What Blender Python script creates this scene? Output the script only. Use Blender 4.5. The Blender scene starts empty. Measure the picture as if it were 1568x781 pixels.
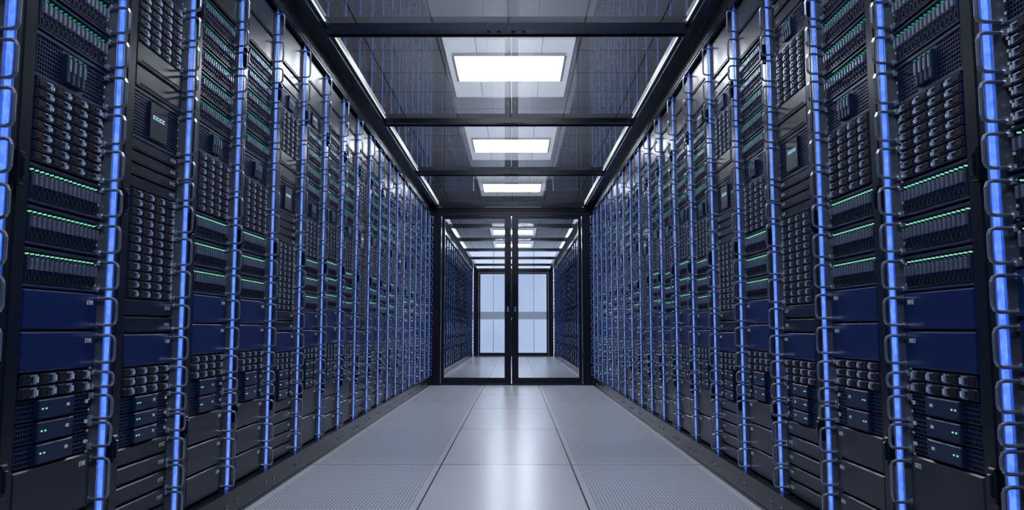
import bpy, bmesh, math, random
random.seed(7)
scene = bpy.context.scene
try:
    scene.view_settings.view_transform = 'Standard'
    scene.view_settings.look = 'None'
except Exception as e:
    print(e)

W = 1.11
CAM_X, CAM_Z = 0.052, 0.77
ROOF = 2.45
CEIL = 3.17
DOOR_Y = 10.79

# ---------------------------------------------------------------- materials
def principled(name, col, rough=0.4, metal=0.0, spec=0.5, emis=None, estr=0.0, noise=0.0, nscale=30.0, bump=0.0):
    m = bpy.data.materials.new(name); m.use_nodes = True
    nt = m.node_tree; b = nt.nodes['Principled BSDF']
    b.inputs['Base Color'].default_value = (*col, 1)
    b.inputs['Roughness'].default_value = rough
    b.inputs['Metallic'].default_value = metal
    b.inputs['Specular IOR Level'].default_value = spec
    if emis:
        b.inputs['Emission Color'].default_value = (*emis, 1)
        b.inputs['Emission Strength'].default_value = estr
    if noise > 0 or bump > 0:
        tc = nt.nodes.new('ShaderNodeTexCoord')
        n = nt.nodes.new('ShaderNodeTexNoise'); n.inputs['Scale'].default_value = nscale
        n.inputs['Detail'].default_value = 3
        nt.links.new(tc.outputs['Object'], n.inputs['Vector'])
        if noise > 0:
            r = nt.nodes.new('ShaderNodeMapRange')
            r.inputs['To Min'].default_value = max(0.02, rough - noise)
            r.inputs['To Max'].default_value = rough + noise
            nt.links.new(n.outputs['Fac'], r.inputs['Value'])
            nt.links.new(r.outputs['Result'], b.inputs['Roughness'])
        if bump > 0:
            bp = nt.nodes.new('ShaderNodeBump'); bp.inputs['Strength'].default_value = bump
            bp.inputs['Distance'].default_value = 0.002
            nt.links.new(n.outputs['Fac'], bp.inputs['Height'])
            nt.links.new(bp.outputs['Normal'], b.inputs['Normal'])
    return m

def emission(name, col, s):
    m = bpy.data.materials.new(name); m.use_nodes = True
    nt = m.node_tree; nt.nodes.clear()
    o = nt.nodes.new('ShaderNodeOutputMaterial'); e = nt.nodes.new('ShaderNodeEmission')
    e.inputs['Color'].default_value = (*col, 1); e.inputs['Strength'].default_value = s
    nt.links.new(e.outputs[0], o.inputs['Surface'])
    return m

def glass(name, tint, base=0.04, rough=0.0, gcol=(1, 1, 1)):
    m = bpy.data.materials.new(name); m.use_nodes = True
    nt = m.node_tree; nt.nodes.clear(); N = nt.nodes.new; L = nt.links.new
    o = N('ShaderNodeOutputMaterial'); mix = N('ShaderNodeMixShader')
    t = N('ShaderNodeBsdfTransparent'); t.inputs[0].default_value = (*tint, 1)
    g = N('ShaderNodeBsdfGlossy'); g.inputs['Roughness'].default_value = rough
    g.inputs['Color'].default_value = (*gcol, 1)
    lw = N('ShaderNodeLayerWeight'); lw.inputs['Blend'].default_value = 0.5
    p = N('ShaderNodeMath'); p.operation = 'POWER'; p.inputs[1].default_value = 4.0
    mr = N('ShaderNodeMapRange'); mr.inputs['To Min'].default_value = base; mr.inputs['To Max'].default_value = 1.0
    L(lw.outputs['Facing'], p.inputs[0]); L(p.outputs[0], mr.inputs['Value'])
    L(mr.outputs['Result'], mix.inputs['Fac']); L(t.outputs[0], mix.inputs[1]); L(g.outputs[0], mix.inputs[2])
    L(mix.outputs[0], o.inputs['Surface'])
    return m

M_FRAME = principled('black_powdercoat', (0.005, 0.008, 0.015), 0.26, 0.0, 0.28)
M_FACE = principled('server_face_navy', (0.009, 0.022, 0.066), 0.32, 0.2, 0.30)
M_BLUE = principled('blank_panel_blue', (0.003, 0.015, 0.090), 0.32, 0.1, 0.28, noise=0.03, nscale=300)
M_SILVER = principled('brushed_silver', (0.50, 0.58, 0.72), 0.32, 0.7)
M_GREEN = emission('status_led_green', (0.03, 0.45, 0.30), 0.5)
def strip_mat(name, c1, c2, s, sc=45):
    m = bpy.data.materials.new(name); m.use_nodes = True
    nt = m.node_tree; nt.nodes.clear(); N = nt.nodes.new; L = nt.links.new
    o = N('ShaderNodeOutputMaterial'); e = N('ShaderNodeEmission'); L(e.outputs[0], o.inputs[0])
    tc = N('ShaderNodeTexCoord'); nz = N('ShaderNodeTexNoise'); nz.inputs['Scale'].default_value = sc; nz.inputs['Detail'].default_value = 2
    L(tc.outputs['Object'], nz.inputs['Vector'])
    r = N('ShaderNodeValToRGB'); r.color_ramp.elements[0].position = .35; r.color_ramp.elements[1].position = .68
    r.color_ramp.elements[0].color = (*c1, 1); r.color_ramp.elements[1].color = (*c2, 1)
    L(nz.outputs['Fac'], r.inputs[0]); L(r.outputs[0], e.inputs['Color']); e.inputs['Strength'].default_value = s
    return m
M_CORE = strip_mat('led_strip_core', (0.08, 0.20, 0.85), (0.15, 0.32, 1.0), 1.25)
M_DIFF = strip_mat('led_strip_diffuser', (0.02, 0.08, 0.60), (0.04, 0.13, 0.78), 1.1)
M_DARK = principled('rack_interior', (0.003, 0.004, 0.007), 0.7, spec=.2)
M_HANDLE = principled('handle_steel', (0.26, 0.31, 0.42), 0.3, 0.75)
M_LABEL = principled('label_grey', (0.35, 0.38, 0.42), 0.5, emis=(0.5, 0.6, 0.7), estr=0.12)
M_LCD = emission('lcd_text', (0.45, 0.8, 1.0), 0.7)
M_DRIVE = principled('drive_carrier', (0.010, 0.022, 0.060), 0.33, 0.2, 0.30)
M_GREENDIM = emission('status_led_row', (0.35, 1.0, 0.75), 0.7)
M_BLACKP = principled('blank_panel_black', (0.008, 0.012, 0.024), 0.28, 0.0, 0.30)
RACK_MATS = [M_FRAME, M_FACE, M_BLUE, M_SILVER, M_GREEN, M_CORE, M_DIFF, M_DARK, M_HANDLE, M_LABEL, M_LCD, M_DRIVE, M_GREENDIM, M_BLACKP]
FRAME, FACE, BLUE, SILVER, GREEN, CORE, DIFF, DARK, HANDLE, LABEL, LCD, DRIVE, GDIM, BLACKP = range(14)

# ---------------------------------------------------------------- mesh builder
class MB:
    def __init__(s, tf=None):
        s.v = []; s.f = []; s.m = []; s.tf = tf or (lambda a, b, c: (a, b, c))
    def box(s, a0, a1, b0, b1, c0, c1, m):
        i = len(s.v)
        for a in (a0, a1):
            for b in (b0, b1):
                for c in (c0, c1):
                    s.v.append(s.tf(a, b, c))
        for q in ((0, 1, 3, 2), (4, 6, 7, 5), (0, 4, 5, 1), (2, 3, 7, 6), (0, 2, 6, 4), (1, 5, 7, 3)):
            s.f.append(tuple(i + k for k in q)); s.m.append(m)
    def cbox(s, a0, a1, b0, b1, c0, c1, m, ch=0.003):
        prof = [(a0, b1), (a0, b0 + ch), (a0 + ch, b0), (a1 - ch, b0), (a1, b0 + ch), (a1, b1)]
        i = len(s.v); n = len(prof)
        for c in (c0, c1):
            for (a, b) in prof:
                s.v.append(s.tf(a, b, c))
        for k in range(n):
            s.f.append((i + k, i + (k + 1) % n, i + n + (k + 1) % n, i + n + k)); s.m.append(m)
        s.f.append(tuple(i + k for k in range(n))); s.m.append(m)
        s.f.append(tuple(i + n + k for k in range(n))); s.m.append(m)
    def panel(s, a0, a1, b0, b1, c0, c1, m, ch=0.003):
        i = len(s.v)
        for (b, e) in ((b1, 0), (b0 + ch, 0), (b0, ch)):
            for (a, c) in ((a0 + e, c0 + e), (a1 - e, c0 + e), (a1 - e, c1 - e), (a0 + e, c1 - e)):
                s.v.append(s.tf(a, b, c))
        for r in (0, 4):
            for k in range(4):
                s.f.append((i + r + k, i + r + (k + 1) % 4, i + r + 4 + (k + 1) % 4, i + r + 4 + k)); s.m.append(m)
        s.f.append((i, i + 1, i + 2, i + 3)); s.m.append(m)
        s.f.append((i + 8, i + 9, i + 10, i + 11)); s.m.append(m)
    def tube(s, a, pts, r, m, n=8):
        rings = []
        P = len(pts)
        for k, (b, c) in enumerate(pts):
            p0 = pts[max(k - 1, 0)]; p1 = pts[min(k + 1, P - 1)]
            tb, tc = p1[0] - p0[0], p1[1] - p0[1]
            l = math.hypot(tb, tc); tb /= l; tc /= l
            nb, nc = -tc, tb
            st = len(s.v)
            for j in range(n):
                th = 2 * math.pi * j / n
                x = r * 1.25 * math.cos(th); y = r * math.sin(th)
                s.v.append(s.tf(a + x, b + nb * y, c + nc * y))
            rings.append(st)
        for k in range(P - 1):
            for j in range(n):
                s.f.append((rings[k] + j, rings[k] + (j + 1) % n, rings[k + 1] + (j + 1) % n, rings[k + 1] + j)); s.m.append(m)
        s.f.append(tuple(rings[0] + j for j in range(n))); s.m.append(m)
        s.f.append(tuple(rings[-1] + j for j in range(n))); s.m.append(m)
    def mesh(s, name, mats):
        me = bpy.data.meshes.new(name)
        me.from_pydata(s.v, [], s.f)
        for mt in mats: me.materials.append(mt)
        me.polygons.foreach_set('material_index', s.m)
        bm = bmesh.new(); bm.from_mesh(me)
        bmesh.ops.recalc_face_normals(bm, faces=bm.faces)
        bm.to_mesh(me); bm.free(); me.update()
        return me
    def obj(s, name, mats):
        o = bpy.data.objects.new(name, s.mesh(name, mats)); scene.collection.objects.link(o); return o

# ---------------------------------------------------------------- rack units
U0, U1 = 0.112, 0.428
D = 0.035
def handle(b, z0, z1, out=0.024, u=0.444):
    c = 0.014
    o = D - .035 - out
    b.tube(u, [(D + .01, z0), (o + c, z0), (o + .004, z0 + .004), (o, z0 + c), (o, z1 - c), (o + .004, z1 - .004), (o + c, z1), (D + .01, z1)], 0.0045, HANDLE, 8)
    b.box(u - .008, u + .006, D - .006, D + .012, z0 - .008, z0 + .008, SILVER)
    b.box(u - .008, u + .006, D - .006, D + .012, z1 - .008, z1 + .008, SILVER)

def lattice(b, a0, a1, z0, z1, pu=0.0105, t=0.003):
    b.box(a0, a1, D + .012, D + .02, z0, z1, DARK)
    n = max(1, round((a1 - a0) / pu)); s = (a1 - a0) / n
    for i in range(n + 1):
        b.box(a0 + i * s - t / 2, a0 + i * s + t / 2, D, D + .012, z0, z1, FACE)
    n = max(1, round((z1 - z0) / pu)); s = (z1 - z0) / n
    for i in range(n + 1):
        b.box(a0, a1, D - .0005, D + .011, z0 + i * s - t / 2, z0 + i * s + t / 2, FACE)

def u_blank(b, z0, z1, mat=BLUE, label=True):
    b.panel(U0 - .012, U1 + .012, D - .008, D + .03, z0 + .003, z1 - .003, mat, .004)
    if label:
        b.box(U1 - .045, U1 - .015, D - .010, D, z1 - .034, z1 - .022, LABEL)
        b.box(U1 - .043, U1 - .017, D - .011, D, z1 - .032, z1 - .024, DARK)
        for k in range(3):
            b.box(U1 - .041 + .008 * k, U1 - .036 + .008 * k, D - .012, D, z1 - .031, z1 - .025, LABEL)
    else:
        b.box(U0 + .02, U1 - .02, D - .0095, D, z0 + .012, z0 + .016, DARK)
    handle(b, z0 + (z1 - z0) * .14, z1 - (z1 - z0) * .14)

def u_slat(b, z0, z1):
    b.panel(U0 - .012, U1 + .012, D - .004, D + .03, z0 + .003, z1 - .003, BLACKP, .004)
    zc = (z0 + z1) / 2
    for k in range(3):
        b.box(U1 - .05 + .014 * k, U1 - .041 + .014 * k, D - .006, D, zc - .004, zc + .006, LABEL)
        b.box(U1 - .0485 + .014 * k, U1 - .0425 + .014 * k, D - .007, D, zc - .002, zc + .004, DARK)
    b.box(U0 + .01, U1 - .07, D - .006, D, z0 + .008, z0 + .011, FACE)

def u_blades(b, z0, z1, bright=True, n=15):
    b.box(U0 - .01, U1 + .01, D + .012, D + .03, z0, z1, DARK)
    b.panel(U0 - .012, U1 + .012, D - .004, D + .03, z0 + .001, z0 + .008, FACE, .002)
    b.panel(U0 - .012, U1 + .012, D - .004, D + .03, z1 - .009, z1 - .001, FACE, .002)
    s = (U1 - U0) / n; h = z1 - z0
    for i in range(n):
        a = U0 + i * s
        b.panel(a + .002, a + s - .002, D - .002, D + .02, z0 + .01, z1 - .022, DRIVE, .002)
        b.panel(a + .006, a + s - .006, D - .012, D, z0 + h * .45, z1 - .028, HANDLE, .002)
        b.box(a + .007, a + s - .007, D - .005, D, z0 + .018, z0 + h * .32, DARK)
        if bright:
            b.box(a + .005, a + s - .009, D - .002, D + .005, z1 - .0175, z1 - .0145, GREEN)
        else:
            b.box(a + .005, a + .009, D - .003, D + .005, z1 - .018, z1 - .0145, GDIM)
            if random.random() < .3:
                b.box(a + s - .008, a + s - .005, D - .003, D + .005, z1 - .0175, z1 - .0145, GREEN)
    handle(b, z0 + .012, z1 - .012)

def u_drives(b, z0, z1, rows, cols=4):
    b.box(U0 - .012, U1 + .012, D + .01, D + .03, z0, z1, DARK)
    rh = (z1 - z0) / rows; cw = (U1 - U0) / cols
    for r in range(rows):
        for c in range(cols):
            a0 = U0 + c * cw + .003; a1 = a0 + cw - .006
            c0 = z0 + r * rh + .002; c1 = c0 + rh - .004
            b.panel(a0, a1, D - .004, D + .015, c0, c1, DRIVE, .002)
            b.box(a0 + .004, a0 + cw * .42, D - .006, D, c0 + .004, c1 - .004, DARK)
            b.panel(a0 + cw * .64, a0 + cw * .73, D - .009, D, c0 + .003, c1 - .003, SILVER, .0015)
            b.box(a0 + cw * .44, a0 + cw * .64, D - .007, D, c1 - .006, c1 - .0035, SILVER)
            b.box(a0 + cw * .44, a0 + cw * .64, D - .007, D, c0 + .0035, c0 + .0055, HANDLE)
            b.box(a1 - .008, a1 - .003, D - .006, D, c0 + .006, c1 - .008, LABEL)
    h = z1 - z0
    n = max(1, round(h / .105))
    for k in range(n):
        handle(b, z0 + h * k / n + .012, z0 + h * (k + 1) / n - .012)

def u_mesh(b, z0, z1, lcd=False):
    w = U1 - U0
    if lcd:
        lattice(b, U0, U1, z0 + .008, z1 - .008)
        b.panel(U0 + w * .3, U0 + w * .7, D - .008, D + .01, z0 + .02, z1 - .02, BLACKP, .003)
        zc = (z0 + z1) / 2 + .01
        for k in range(4):
            a = U0 + w * .36 + k * w * .07
            b.box(a, a + w * .05, D - .010, D, zc - .004, zc - .001, LCD)
            b.box(a, a + w * .05, D - .010, D, zc + .005, zc + .008, LCD)
            b.box(a, a + w * .015, D - .010, D, zc - .004, zc + .008, LCD)
    else:
        lattice(b, U0, U0 + w * .34, z0 + .008, z1 - .008)
        lattice(b, U0 + w * .66, U1, z0 + .008, z1 - .008)
        b.box(U0 + w * .34, U0 + w * .66, D, D + .02, z0, z1, FACE)
        for k in range(4):
            a = U0 + w * .36 + k * w * .075
            b.panel(a, a + w * .055, D - .012, D, z0 + .02, z1 - .02, DRIVE, .003)
            b.panel(a + .004, a + w * .055 - .004, D - .016, D, z0 + .05, z1 - .03, HANDLE, .002)
            b.box(a + .004, a + .009, D - .016, D, z1 - .027, z1 - .023, GREEN)
    b.box(U0 - .012, U1 + .012, D - .002, D + .02, z0, z0 + .008, FACE)
    b.box(U0 - .012, U1 + .012, D - .002, D + .02, z1 - .008, z1, FACE)
    handle(b, z0 + .014, z1 - .014)

def u_servers(b, z0, z1, n):
    h = (z1 - z0) / n; w = U1 - U0
    for k in range(n):
        c0 = z0 + k * h; c1 = c0 + h
        lattice(b, U0, U0 + w * .22, c0 + .004, c1 - .004)
        lattice(b, U0 + w * .72, U1, c0 + .004, c1 - .004)
        b.panel(U0 + w * .22, U0 + w * .72, D - .012, D + .01, c0 + .003, c1 - .003, FACE, .003)
        b.box(U0 + w * .24, U0 + w * .70, D - .0135, D, c0 + .007, c0 + .009, DRIVE)
        for j in range(2):
            b.box(U0 + w * (.26 + .05 * j), U0 + w * (.26 + .05 * j) + .005, D - .014, D, (c0 + c1) / 2, (c0 + c1) / 2 + .004, GDIM)
        b.box(U0 + w * .60, U0 + w * .64, D - .014, D, (c0 + c1) / 2, (c0 + c1) / 2 + .008, LABEL)
        b.box(U1 - .015, U1 - .006, D - .004, D, (c0 + c1) / 2 - .004, (c0 + c1) / 2 + .006, LABEL)
    handle(b, z0 + .012, (z0 + z1) / 2 - .006); handle(b, (z0 + z1) / 2 + .006, z1 - .012)

def build_rack(kind, sx):
    random.seed({'A': 11, 'B': 12, 'C': 13}[kind])
    b = MB(lambda u, d, z: (sx * d, u, z))
    b.box(0.002, .498, .075, 1.0, .0, 2.40, FRAME)
    b.cbox(.002, .034, .022, .08, .115, 2.34, FRAME, .004)
    b.box(.034, .040, .035, .08, .115, 2.34, DARK)
    b.cbox(.040, .094, .024, .08, .115, 2.34, FRAME, .005)
    for hz in (.42, 1.15, 1.95):
        b.panel(.024, .050, .006, .03, hz - .04, hz + .04, FRAME, .004)
        b.panel(.030, .044, .000, .03, hz - .026, hz + .026, FRAME, .003)
    b.box(.450, .454, .014, .08, .115, 2.34, HANDLE)
    b.box(.494, .498, .014, .08, .115, 2.34, HANDLE)
    b.box(.454, .494, .016, .08, .115, 2.34, DIFF)
    b.box(.466, .484, .012, .03, .125, 2.33, CORE)
    for (a0, a1) in ((.096, .108), (.432, .444)):
        b.box(a0, a1, D + .006, D + .03, .115, 2.34, FRAME)
        z = .135
        while z < 2.32:
            b.box(a0 + .003, a0 + .009, D + .002, D + .01, z, z + .006, LABEL)
            z += .029
    b.box(0, .5, .0, .09, 0, .098, FRAME)
    b.box(0, .5, -.010, .09, .098, .115, FRAME)
    b.box(0, .5, -.004, .05, 0, .012, FRAME)
    for a in (.06, .44):
        b.box(a - .008, a + .008, -.003, .01, .045, .061, SILVER)
        b.box(a - .004, a + .004, -.005, .01, .049, .057, DARK)
    b.panel(0, .5, .0, .09, 2.34, 2.445, FRAME, .004)
    b.box(0.02, .48, -.004, .01, 2.36, 2.366, FACE)
    if kind == 'A':
        u_blank(b, .12, .275, BLACKP); u_blank(b, .275, .43, BLACKP)
        u_servers(b, .43, .595, 3); u_drives(b, .595, .66, 2)
        u_blank(b, .66, .765); u_blank(b, .765, .87)
        for k in range(3): u_blades(b, .87 + .105 * k, .97 + .105 * k, False)
        u_drives(b, 1.185, 1.40, 8); u_mesh(b, 1.40, 1.515)
        for k in range(4): u_blades(b, 1.52 + .105 * k, 1.62 + .105 * k, True)
        u_mesh(b, 1.94, 2.05, True); u_blank(b, 2.05, 2.19, BLACKP, False); u_blank(b, 2.19, 2.335, BLACKP, False)
    elif kind == 'B':
        for k in range(5): u_slat(b, .12 + .058 * k, .178 + .058 * k)
        u_servers(b, .41, .56, 3); u_drives(b, .56, .65, 3)
        u_blank(b, .65, .755)
        u_slat(b, .755, .81); u_slat(b, .81, .865)
        u_drives(b, .865, 1.21, 12)
        for k in range(4): u_slat(b, 1.21 + .04 * k, 1.25 + .04 * k)
        u_mesh(b, 1.37, 1.53, True)
        u_blank(b, 1.53, 1.605, BLACKP, False); u_blank(b, 1.605, 1.68, BLACKP, False)
        u_drives(b, 1.68, 1.90, 8)
        u_mesh(b, 1.90, 2.01); u_slat(b, 2.01, 2.07); u_slat(b, 2.07, 2.13)
        u_blank(b, 2.13, 2.335, BLACKP, False)
        for k in range(3): handle(b, .14 + .09 * k, .215 + .09 * k)
        handle(b, .77, .85); handle(b, 1.22, 1.285); handle(b, 1.295, 1.36); handle(b, 2.02, 2.12)
    else:
        u_blank(b, .12, .23, BLACKP); u_blank(b, .23, .34, BLACKP); u_blank(b, .34, .45, BLACKP)
        u_servers(b, .45, .58, 2); u_drives(b, .58, .67, 3)
        u_blank(b, .67, .79); u_blank(b, .79, .90)
        for k in range(3): u_blades(b, .90 + .105 * k, 1.0 + .105 * k, False)
        u_drives(b, 1.215, 1.44, 8); u_mesh(b, 1.44, 1.55)
        for k in range(5): u_blades(b, 1.555 + .1 * k, 1.65 + .1 * k, True)
        u_blank(b, 2.055, 2.19, BLACKP, False); u_blank(b, 2.19, 2.335, BLACKP, False)
    return b.mesh('server_rack_' + kind + ('_l' if sx < 0 else '_r'), RACK_MATS)

meshes = {(k, s): build_rack(k, s) for k in 'ABC' for s in (-1, 1)}
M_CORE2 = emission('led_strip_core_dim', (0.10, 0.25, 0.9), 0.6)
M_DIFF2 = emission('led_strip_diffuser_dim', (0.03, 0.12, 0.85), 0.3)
def place(kind, sx, y, dim=False):
    o = bpy.data.objects.new('server_rack', meshes[(kind, sx)])
    o.location = (sx * W, y, 0); scene.collection.objects.link(o)
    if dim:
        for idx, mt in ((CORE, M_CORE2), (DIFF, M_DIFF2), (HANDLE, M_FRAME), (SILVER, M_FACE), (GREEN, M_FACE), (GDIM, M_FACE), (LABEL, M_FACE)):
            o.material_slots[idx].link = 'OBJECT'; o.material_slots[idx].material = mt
near = {-4: 'A', -3: 'C', -2: 'B', -1: 'C'}
seqL = 'ABCCBACABCACBACABC'
seqR = 'ACBCBACACBCABCACBA'
for k in range(-4, 18):
    place(near.get(k) or seqL[k], -1, 1.79 + .5 * k)
    place(near.get(k) or seqR[k], 1, 1.76 + .5 * k)
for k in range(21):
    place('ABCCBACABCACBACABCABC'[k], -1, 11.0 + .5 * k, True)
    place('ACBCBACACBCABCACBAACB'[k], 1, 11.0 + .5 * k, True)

# ---------------------------------------------------------------- floor
def floor_mat():
    m = bpy.data.materials.new('raised_floor_tiles'); m.use_nodes = True
    nt = m.node_tree; b = nt.nodes['Principled BSDF']; N = nt.nodes.new; L = nt.links.new
    tc = N('ShaderNodeTexCoord'); sp = N('ShaderNodeSeparateXYZ'); L(tc.outputs['Object'], sp.inputs[0])
    def M(op, a, c=None):
        n = N('ShaderNodeMath'); n.operation = op
        for i, v in enumerate((a, c)):
            if v is None: continue
            if isinstance(v, (int, float)): n.inputs[i].default_value = v
            else: L(v, n.inputs[i])
        return n.outputs[0]
    X, Y = sp.outputs[0], sp.outputs[1]
    ax = M('ABSOLUTE', X)
    lx = M('LESS_THAN', M('ABSOLUTE', M('SUBTRACT', ax, .368)), .004)
    py = M('PINGPONG', M('SUBTRACT', Y, 4.55 - 15.7), .785)
    ly = M('LESS_THAN', py, .007)
    line = M('MAXIMUM', lx, ly)
    fx = M('SUBTRACT', M('FRACT', M('DIVIDE', X, .016)), .5)
    fy = M('SUBTRACT', M('FRACT', M('DIVIDE', Y, .034)), .5)
    dist = M('SQRT', M('ADD', M('MULTIPLY', fx, fx), M('MULTIPLY', fy, fy)))
    dot = M('LESS_THAN', dist, .30)
    perf = M('MULTIPLY', M('GREATER_THAN', ax, .40), M('GREATER_THAN', py, .03))
    perf = M('MULTIPLY', perf, M('LESS_THAN', ax, 1.07))
    hole = M('MULTIPLY', dot, perf)
    c2 = N('ShaderNodeMix'); c2.data_type = 'RGBA'; L(hole, c2.inputs[0]); c2.inputs[6].default_value = (.44, .455, .50, 1); c2.inputs[7].default_value = (.19, .205, .26, 1)
    c3 = N('ShaderNodeMix'); c3.data_type = 'RGBA'; L(line, c3.inputs[0]); L(c2.outputs[2], c3.inputs[6]); c3.inputs[7].default_value = (.02, .02, .025, 1)
    L(c3.outputs[2], b.inputs['Base Color'])
    b.inputs['Roughness'].default_value = .25
    b.inputs['Specular IOR Level'].default_value = .45
    return m
b = MB(); b.box(-3.2, 3.2, -3.0, 24, -.1, 0, 0); b.obj('floor', [floor_mat()])

# ---------------------------------------------------------------- shell
M_WALL = principled('painted_wall_dark', (0.12, 0.13, 0.15), .6, bump=.1, nscale=80)
b = MB(); b.box(-3.3, -3.2, -3, 24, 0, CEIL, 0); b.obj('wall_left', [M_WALL])
b = MB(); b.box(3.2, 3.3, -3, 24, 0, CEIL, 0); b.obj('wall_right', [M_WALL])
b = MB(); b.box(-3.2, 3.2, -3.1, -3, 0, CEIL, 0); b.obj('wall_back', [M_WALL])

def ceil_mat():
    m = bpy.data.materials.new('metal_ceiling_tiles'); m.use_nodes = True
    nt = m.node_tree; b = nt.nodes['Principled BSDF']; N = nt.nodes.new; L = nt.links.new
    tc = N('ShaderNodeTexCoord')
    br = N('ShaderNodeTexBrick'); br.offset = 0; br.inputs['Scale'].default_value = 1
    br.inputs['Brick Width'].default_value = .6; br.inputs['Row Height'].default_value = .6
    br.inputs['Mortar Size'].default_value = .008
    br.inputs['Color1'].default_value = (.60, .61, .65, 1); br.inputs['Color2'].default_value = (.52, .53, .57, 1)
    br.inputs['Mortar'].default_value = (.12, .12, .13, 1)
    L(tc.outputs['Object'], br.inputs['Vector']); L(br.outputs['Color'], b.inputs['Base Color'])
    b.inputs['Roughness'].default_value = .5
    return m
b = MB(); b.box(-3.3, 3.3, -3.1, 24.1, CEIL, CEIL + .1, 0); b.obj('ceiling', [ceil_mat()])

M_LAMP = emission('lamp_diffuser', (0.97, 0.98, 1.0), 36)
M_GLOW = principled('lamp_surround_painted_glow', (.85, .87, .9), .5, emis=(.9, .95, 1), estr=.6)  # bright ceiling patch around each lamp; its light is painted in as weak emission
M_TRIM = principled('lamp_trim', (.5, .5, .52), .3, .8)
for n in range(-2, 8):
    y = 6.95 + 3.03 * n
    if y > 23: break
    b = MB()
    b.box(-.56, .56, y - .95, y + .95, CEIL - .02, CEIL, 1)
    b.box(-.50, .50, y - .35, y + .35, CEIL - .05, CEIL - .02, 2)
    b.box(-.475, .475, y - .325, y + .325, CEIL - .055, CEIL - .045, 0)
    for x in (-.562, .55):
        b.box(x, x + .012, y - .96, y + .96, CEIL - .026, CEIL, 2)
    for yy in (y - .962, y + .95):
        b.box(-.56, .56, yy, yy + .012, CEIL - .026, CEIL, 2)
    for x in (-.28, 0, .28):
        b.box(x - .004, x + .004, y - .95, y - .36, CEIL - .024, CEIL - .02, 2)
        b.box(x - .004, x + .004, y + .36, y + .95, CEIL - .024, CEIL - .02, 2)
    b.obj('ceiling_light_panel', [M_LAMP, M_GLOW, M_TRIM])

# ---------------------------------------------------------------- containment roof
M_GLASS = glass('roof_glass', (.66, .69, .74), .10)
M_DGLASS = glass('door_glass', (.82, .85, .9), .03)
M_TUBE = emission('roof_led_tube', (.8, .9, 1.0), 1.0)
beams = [-1.85, .25, 2.3, 4.33, 6.34, 8.47]
b = MB()
for sx in (-1, 1):
    a, c = sorted((sx * (W + .02), sx * (W - .085)))
    b.box(a, c, -2.2, DOOR_Y, ROOF - .005, ROOF + .10, 0)
    a, c = sorted((sx * (W - .085), sx * (W - .10)))
    b.box(a, c, -2.2, DOOR_Y, ROOF + .02, ROOF + .06, 1)
for y in beams:
    b.box(-W + .085, W - .085, y - .045, y + .05, ROOF, ROOF + .04, 0)
    b.box(-W + .085, W - .085, y + .04, y + .052, ROOF - .008, ROOF, 1)
    for x in (-.10, -.04, .04, .10):
        b.box(x - .012, x + .012, y - .01, y + .004, ROOF - .004, ROOF, 2)
yb = DOOR_Y - .08
b.box(-W + .085, W - .085, yb, yb + .06, ROOF, ROOF + .06, 0)
b.obj('roof_frame', [M_FRAME, M_BLACKP, M_FACE])
b = MB()
b.box(-W + .1, W - .1, -2.2, DOOR_Y - .05, ROOF + .038, ROOF + .0385, 0)
me = b.mesh('glass_roof_panel', [M_GLASS])
bm = bmesh.new(); bm.from_mesh(me)
bmesh.ops.delete(bm, geom=[f for f in bm.faces if not f.normal.z < -.5], context='FACES')
bm.to_mesh(me); bm.free()
o = bpy.data.objects.new('glass_roof_panel', me); scene.collection.objects.link(o)
b = MB()
edges = beams + [DOOR_Y]
for i in range(len(edges) - 1):
    for sx in (-1, 1):
        a, c = sorted((sx * (W - .102), sx * (W - .110)))
        b.box(a, c, edges[i] + .14, edges[i + 1] - .12, ROOF + .018, ROOF + .026, 0)
b.obj('roof_led_tube_lights', [M_TUBE])

b = MB()
for sx in (-1, 1):
    a, c = sorted((sx * (W + .02), sx * (W - .085)))
    b.box(a, c, 10.95, 21.9, ROOF - .005, ROOF + .10, 0)
for y in (13, 15, 17, 19, 21):
    b.box(-W + .085, W - .085, y - .07, y + .09, ROOF, ROOF + .055, 0)
b.obj('roof_frame', [M_FRAME])

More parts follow.
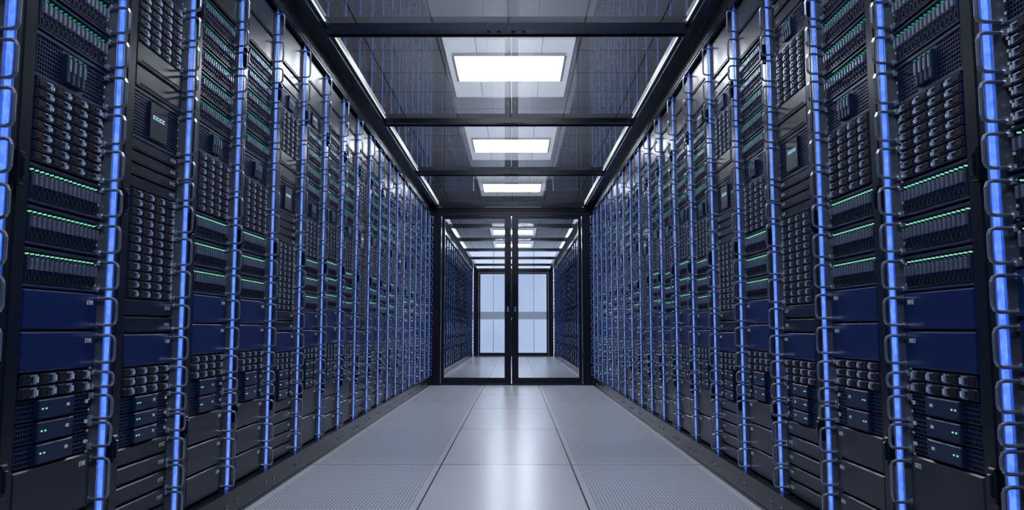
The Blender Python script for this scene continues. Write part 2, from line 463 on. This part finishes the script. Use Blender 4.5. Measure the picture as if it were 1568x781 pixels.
# ---------------------------------------------------------------- doors
DN = [0]
def door_set(y, glassmat, w=W, zt=ROOF):
    b = MB()
    b.box(-w, -.975, y, y + .12, 0, zt, 0); b.box(.975, w, y, y + .12, 0, zt, 0)
    b.box(-.975, .975, y, y + .12, 2.335, zt, 0)
    b.box(-w, w, y - .012, y, 2.40, 2.43, 1)
    b.box(-w, w, y - .006, y, 2.345, 2.352, 1)
    b.box(-.975, .975, y + .02, y + .1, 0, .02, 1)
    DN[0] += 1
    b.obj('trim_%d' % (DN[0] + 4), [M_FRAME, M_BLACKP])
    for sx in (-1, 1):
        b = MB(lambda u, d, z: (sx * u, y + .03 + d, z))
        b.box(.006, .095, 0, .05, .022, 2.33, 0)
        b.box(.925, .97, 0, .05, .022, 2.33, 0)
        b.box(.095, .925, 0, .05, .022, .10, 0)
        b.box(.095, .925, 0, .05, 2.29, 2.33, 0)
        b.box(.09, .93, .024, .026, .095, 2.295, 1)
        b.tube(.05, [(.005, 1.12), (-.04, 1.12), (-.045, 1.125), (-.045, 1.395), (-.04, 1.40), (.005, 1.40)], .009, 0, 8)
        b.box(.04, .06, -.006, .0, 1.0, 1.07, 2)
        ob = b.obj('door_tmp', [M_FRAME, glassmat, M_HANDLE])
        ob.name = 'door_%d' % (DN[0] * 2 - (1 if sx < 0 else 0))
door_set(DOOR_Y, M_DGLASS)
door_set(21.9, M_DGLASS)

def endmat():
    m = bpy.data.materials.new('backlit_frosted_wall'); m.use_nodes = True
    nt = m.node_tree; nt.nodes.clear(); N = nt.nodes.new; L = nt.links.new
    o = N('ShaderNodeOutputMaterial'); e = N('ShaderNodeEmission'); L(e.outputs[0], o.inputs[0])
    tc = N('ShaderNodeTexCoord'); nz = N('ShaderNodeTexNoise'); nz.inputs['Scale'].default_value = .7
    L(tc.outputs['Object'], nz.inputs['Vector'])
    r = N('ShaderNodeValToRGB'); r.color_ramp.elements[0].color = (.55, .64, .85, 1); r.color_ramp.elements[1].color = (.85, .91, 1, 1)
    L(nz.outputs['Fac'], r.inputs[0]); L(r.outputs[0], e.inputs['Color']); e.inputs['Strength'].default_value = 1.4
    return m
b = MB()
b.box(-3.2, 3.2, 24, 24.1, 0, CEIL, 0)
b.obj('wall_front', [endmat()])
b = MB()
b.box(-3.2, 3.2, 23.96, 24, 1.05, 1.28, 0)
for x in (-.62, .62): b.box(x - .01, x + .01, 23.97, 24, 0, CEIL, 0)
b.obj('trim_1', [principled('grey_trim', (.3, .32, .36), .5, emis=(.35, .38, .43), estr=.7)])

w = bpy.data.worlds.new('world'); scene.world = w; w.use_nodes = True
w.node_tree.nodes['Background'].inputs[0].default_value = (.02, .03, .05, 1)
w.node_tree.nodes['Background'].inputs[1].default_value = .5

cam = bpy.data.cameras.new('camera'); co = bpy.data.objects.new('camera', cam); scene.collection.objects.link(co)
cam.sensor_width = 36; cam.lens = 1200 / 1568 * 36
cam.clip_start = .02; cam.clip_end = 100
co.location = (CAM_X, 0, CAM_Z)
co.rotation_euler = (math.radians(90 + 5.36), 0, math.radians(.24))
scene.camera = co
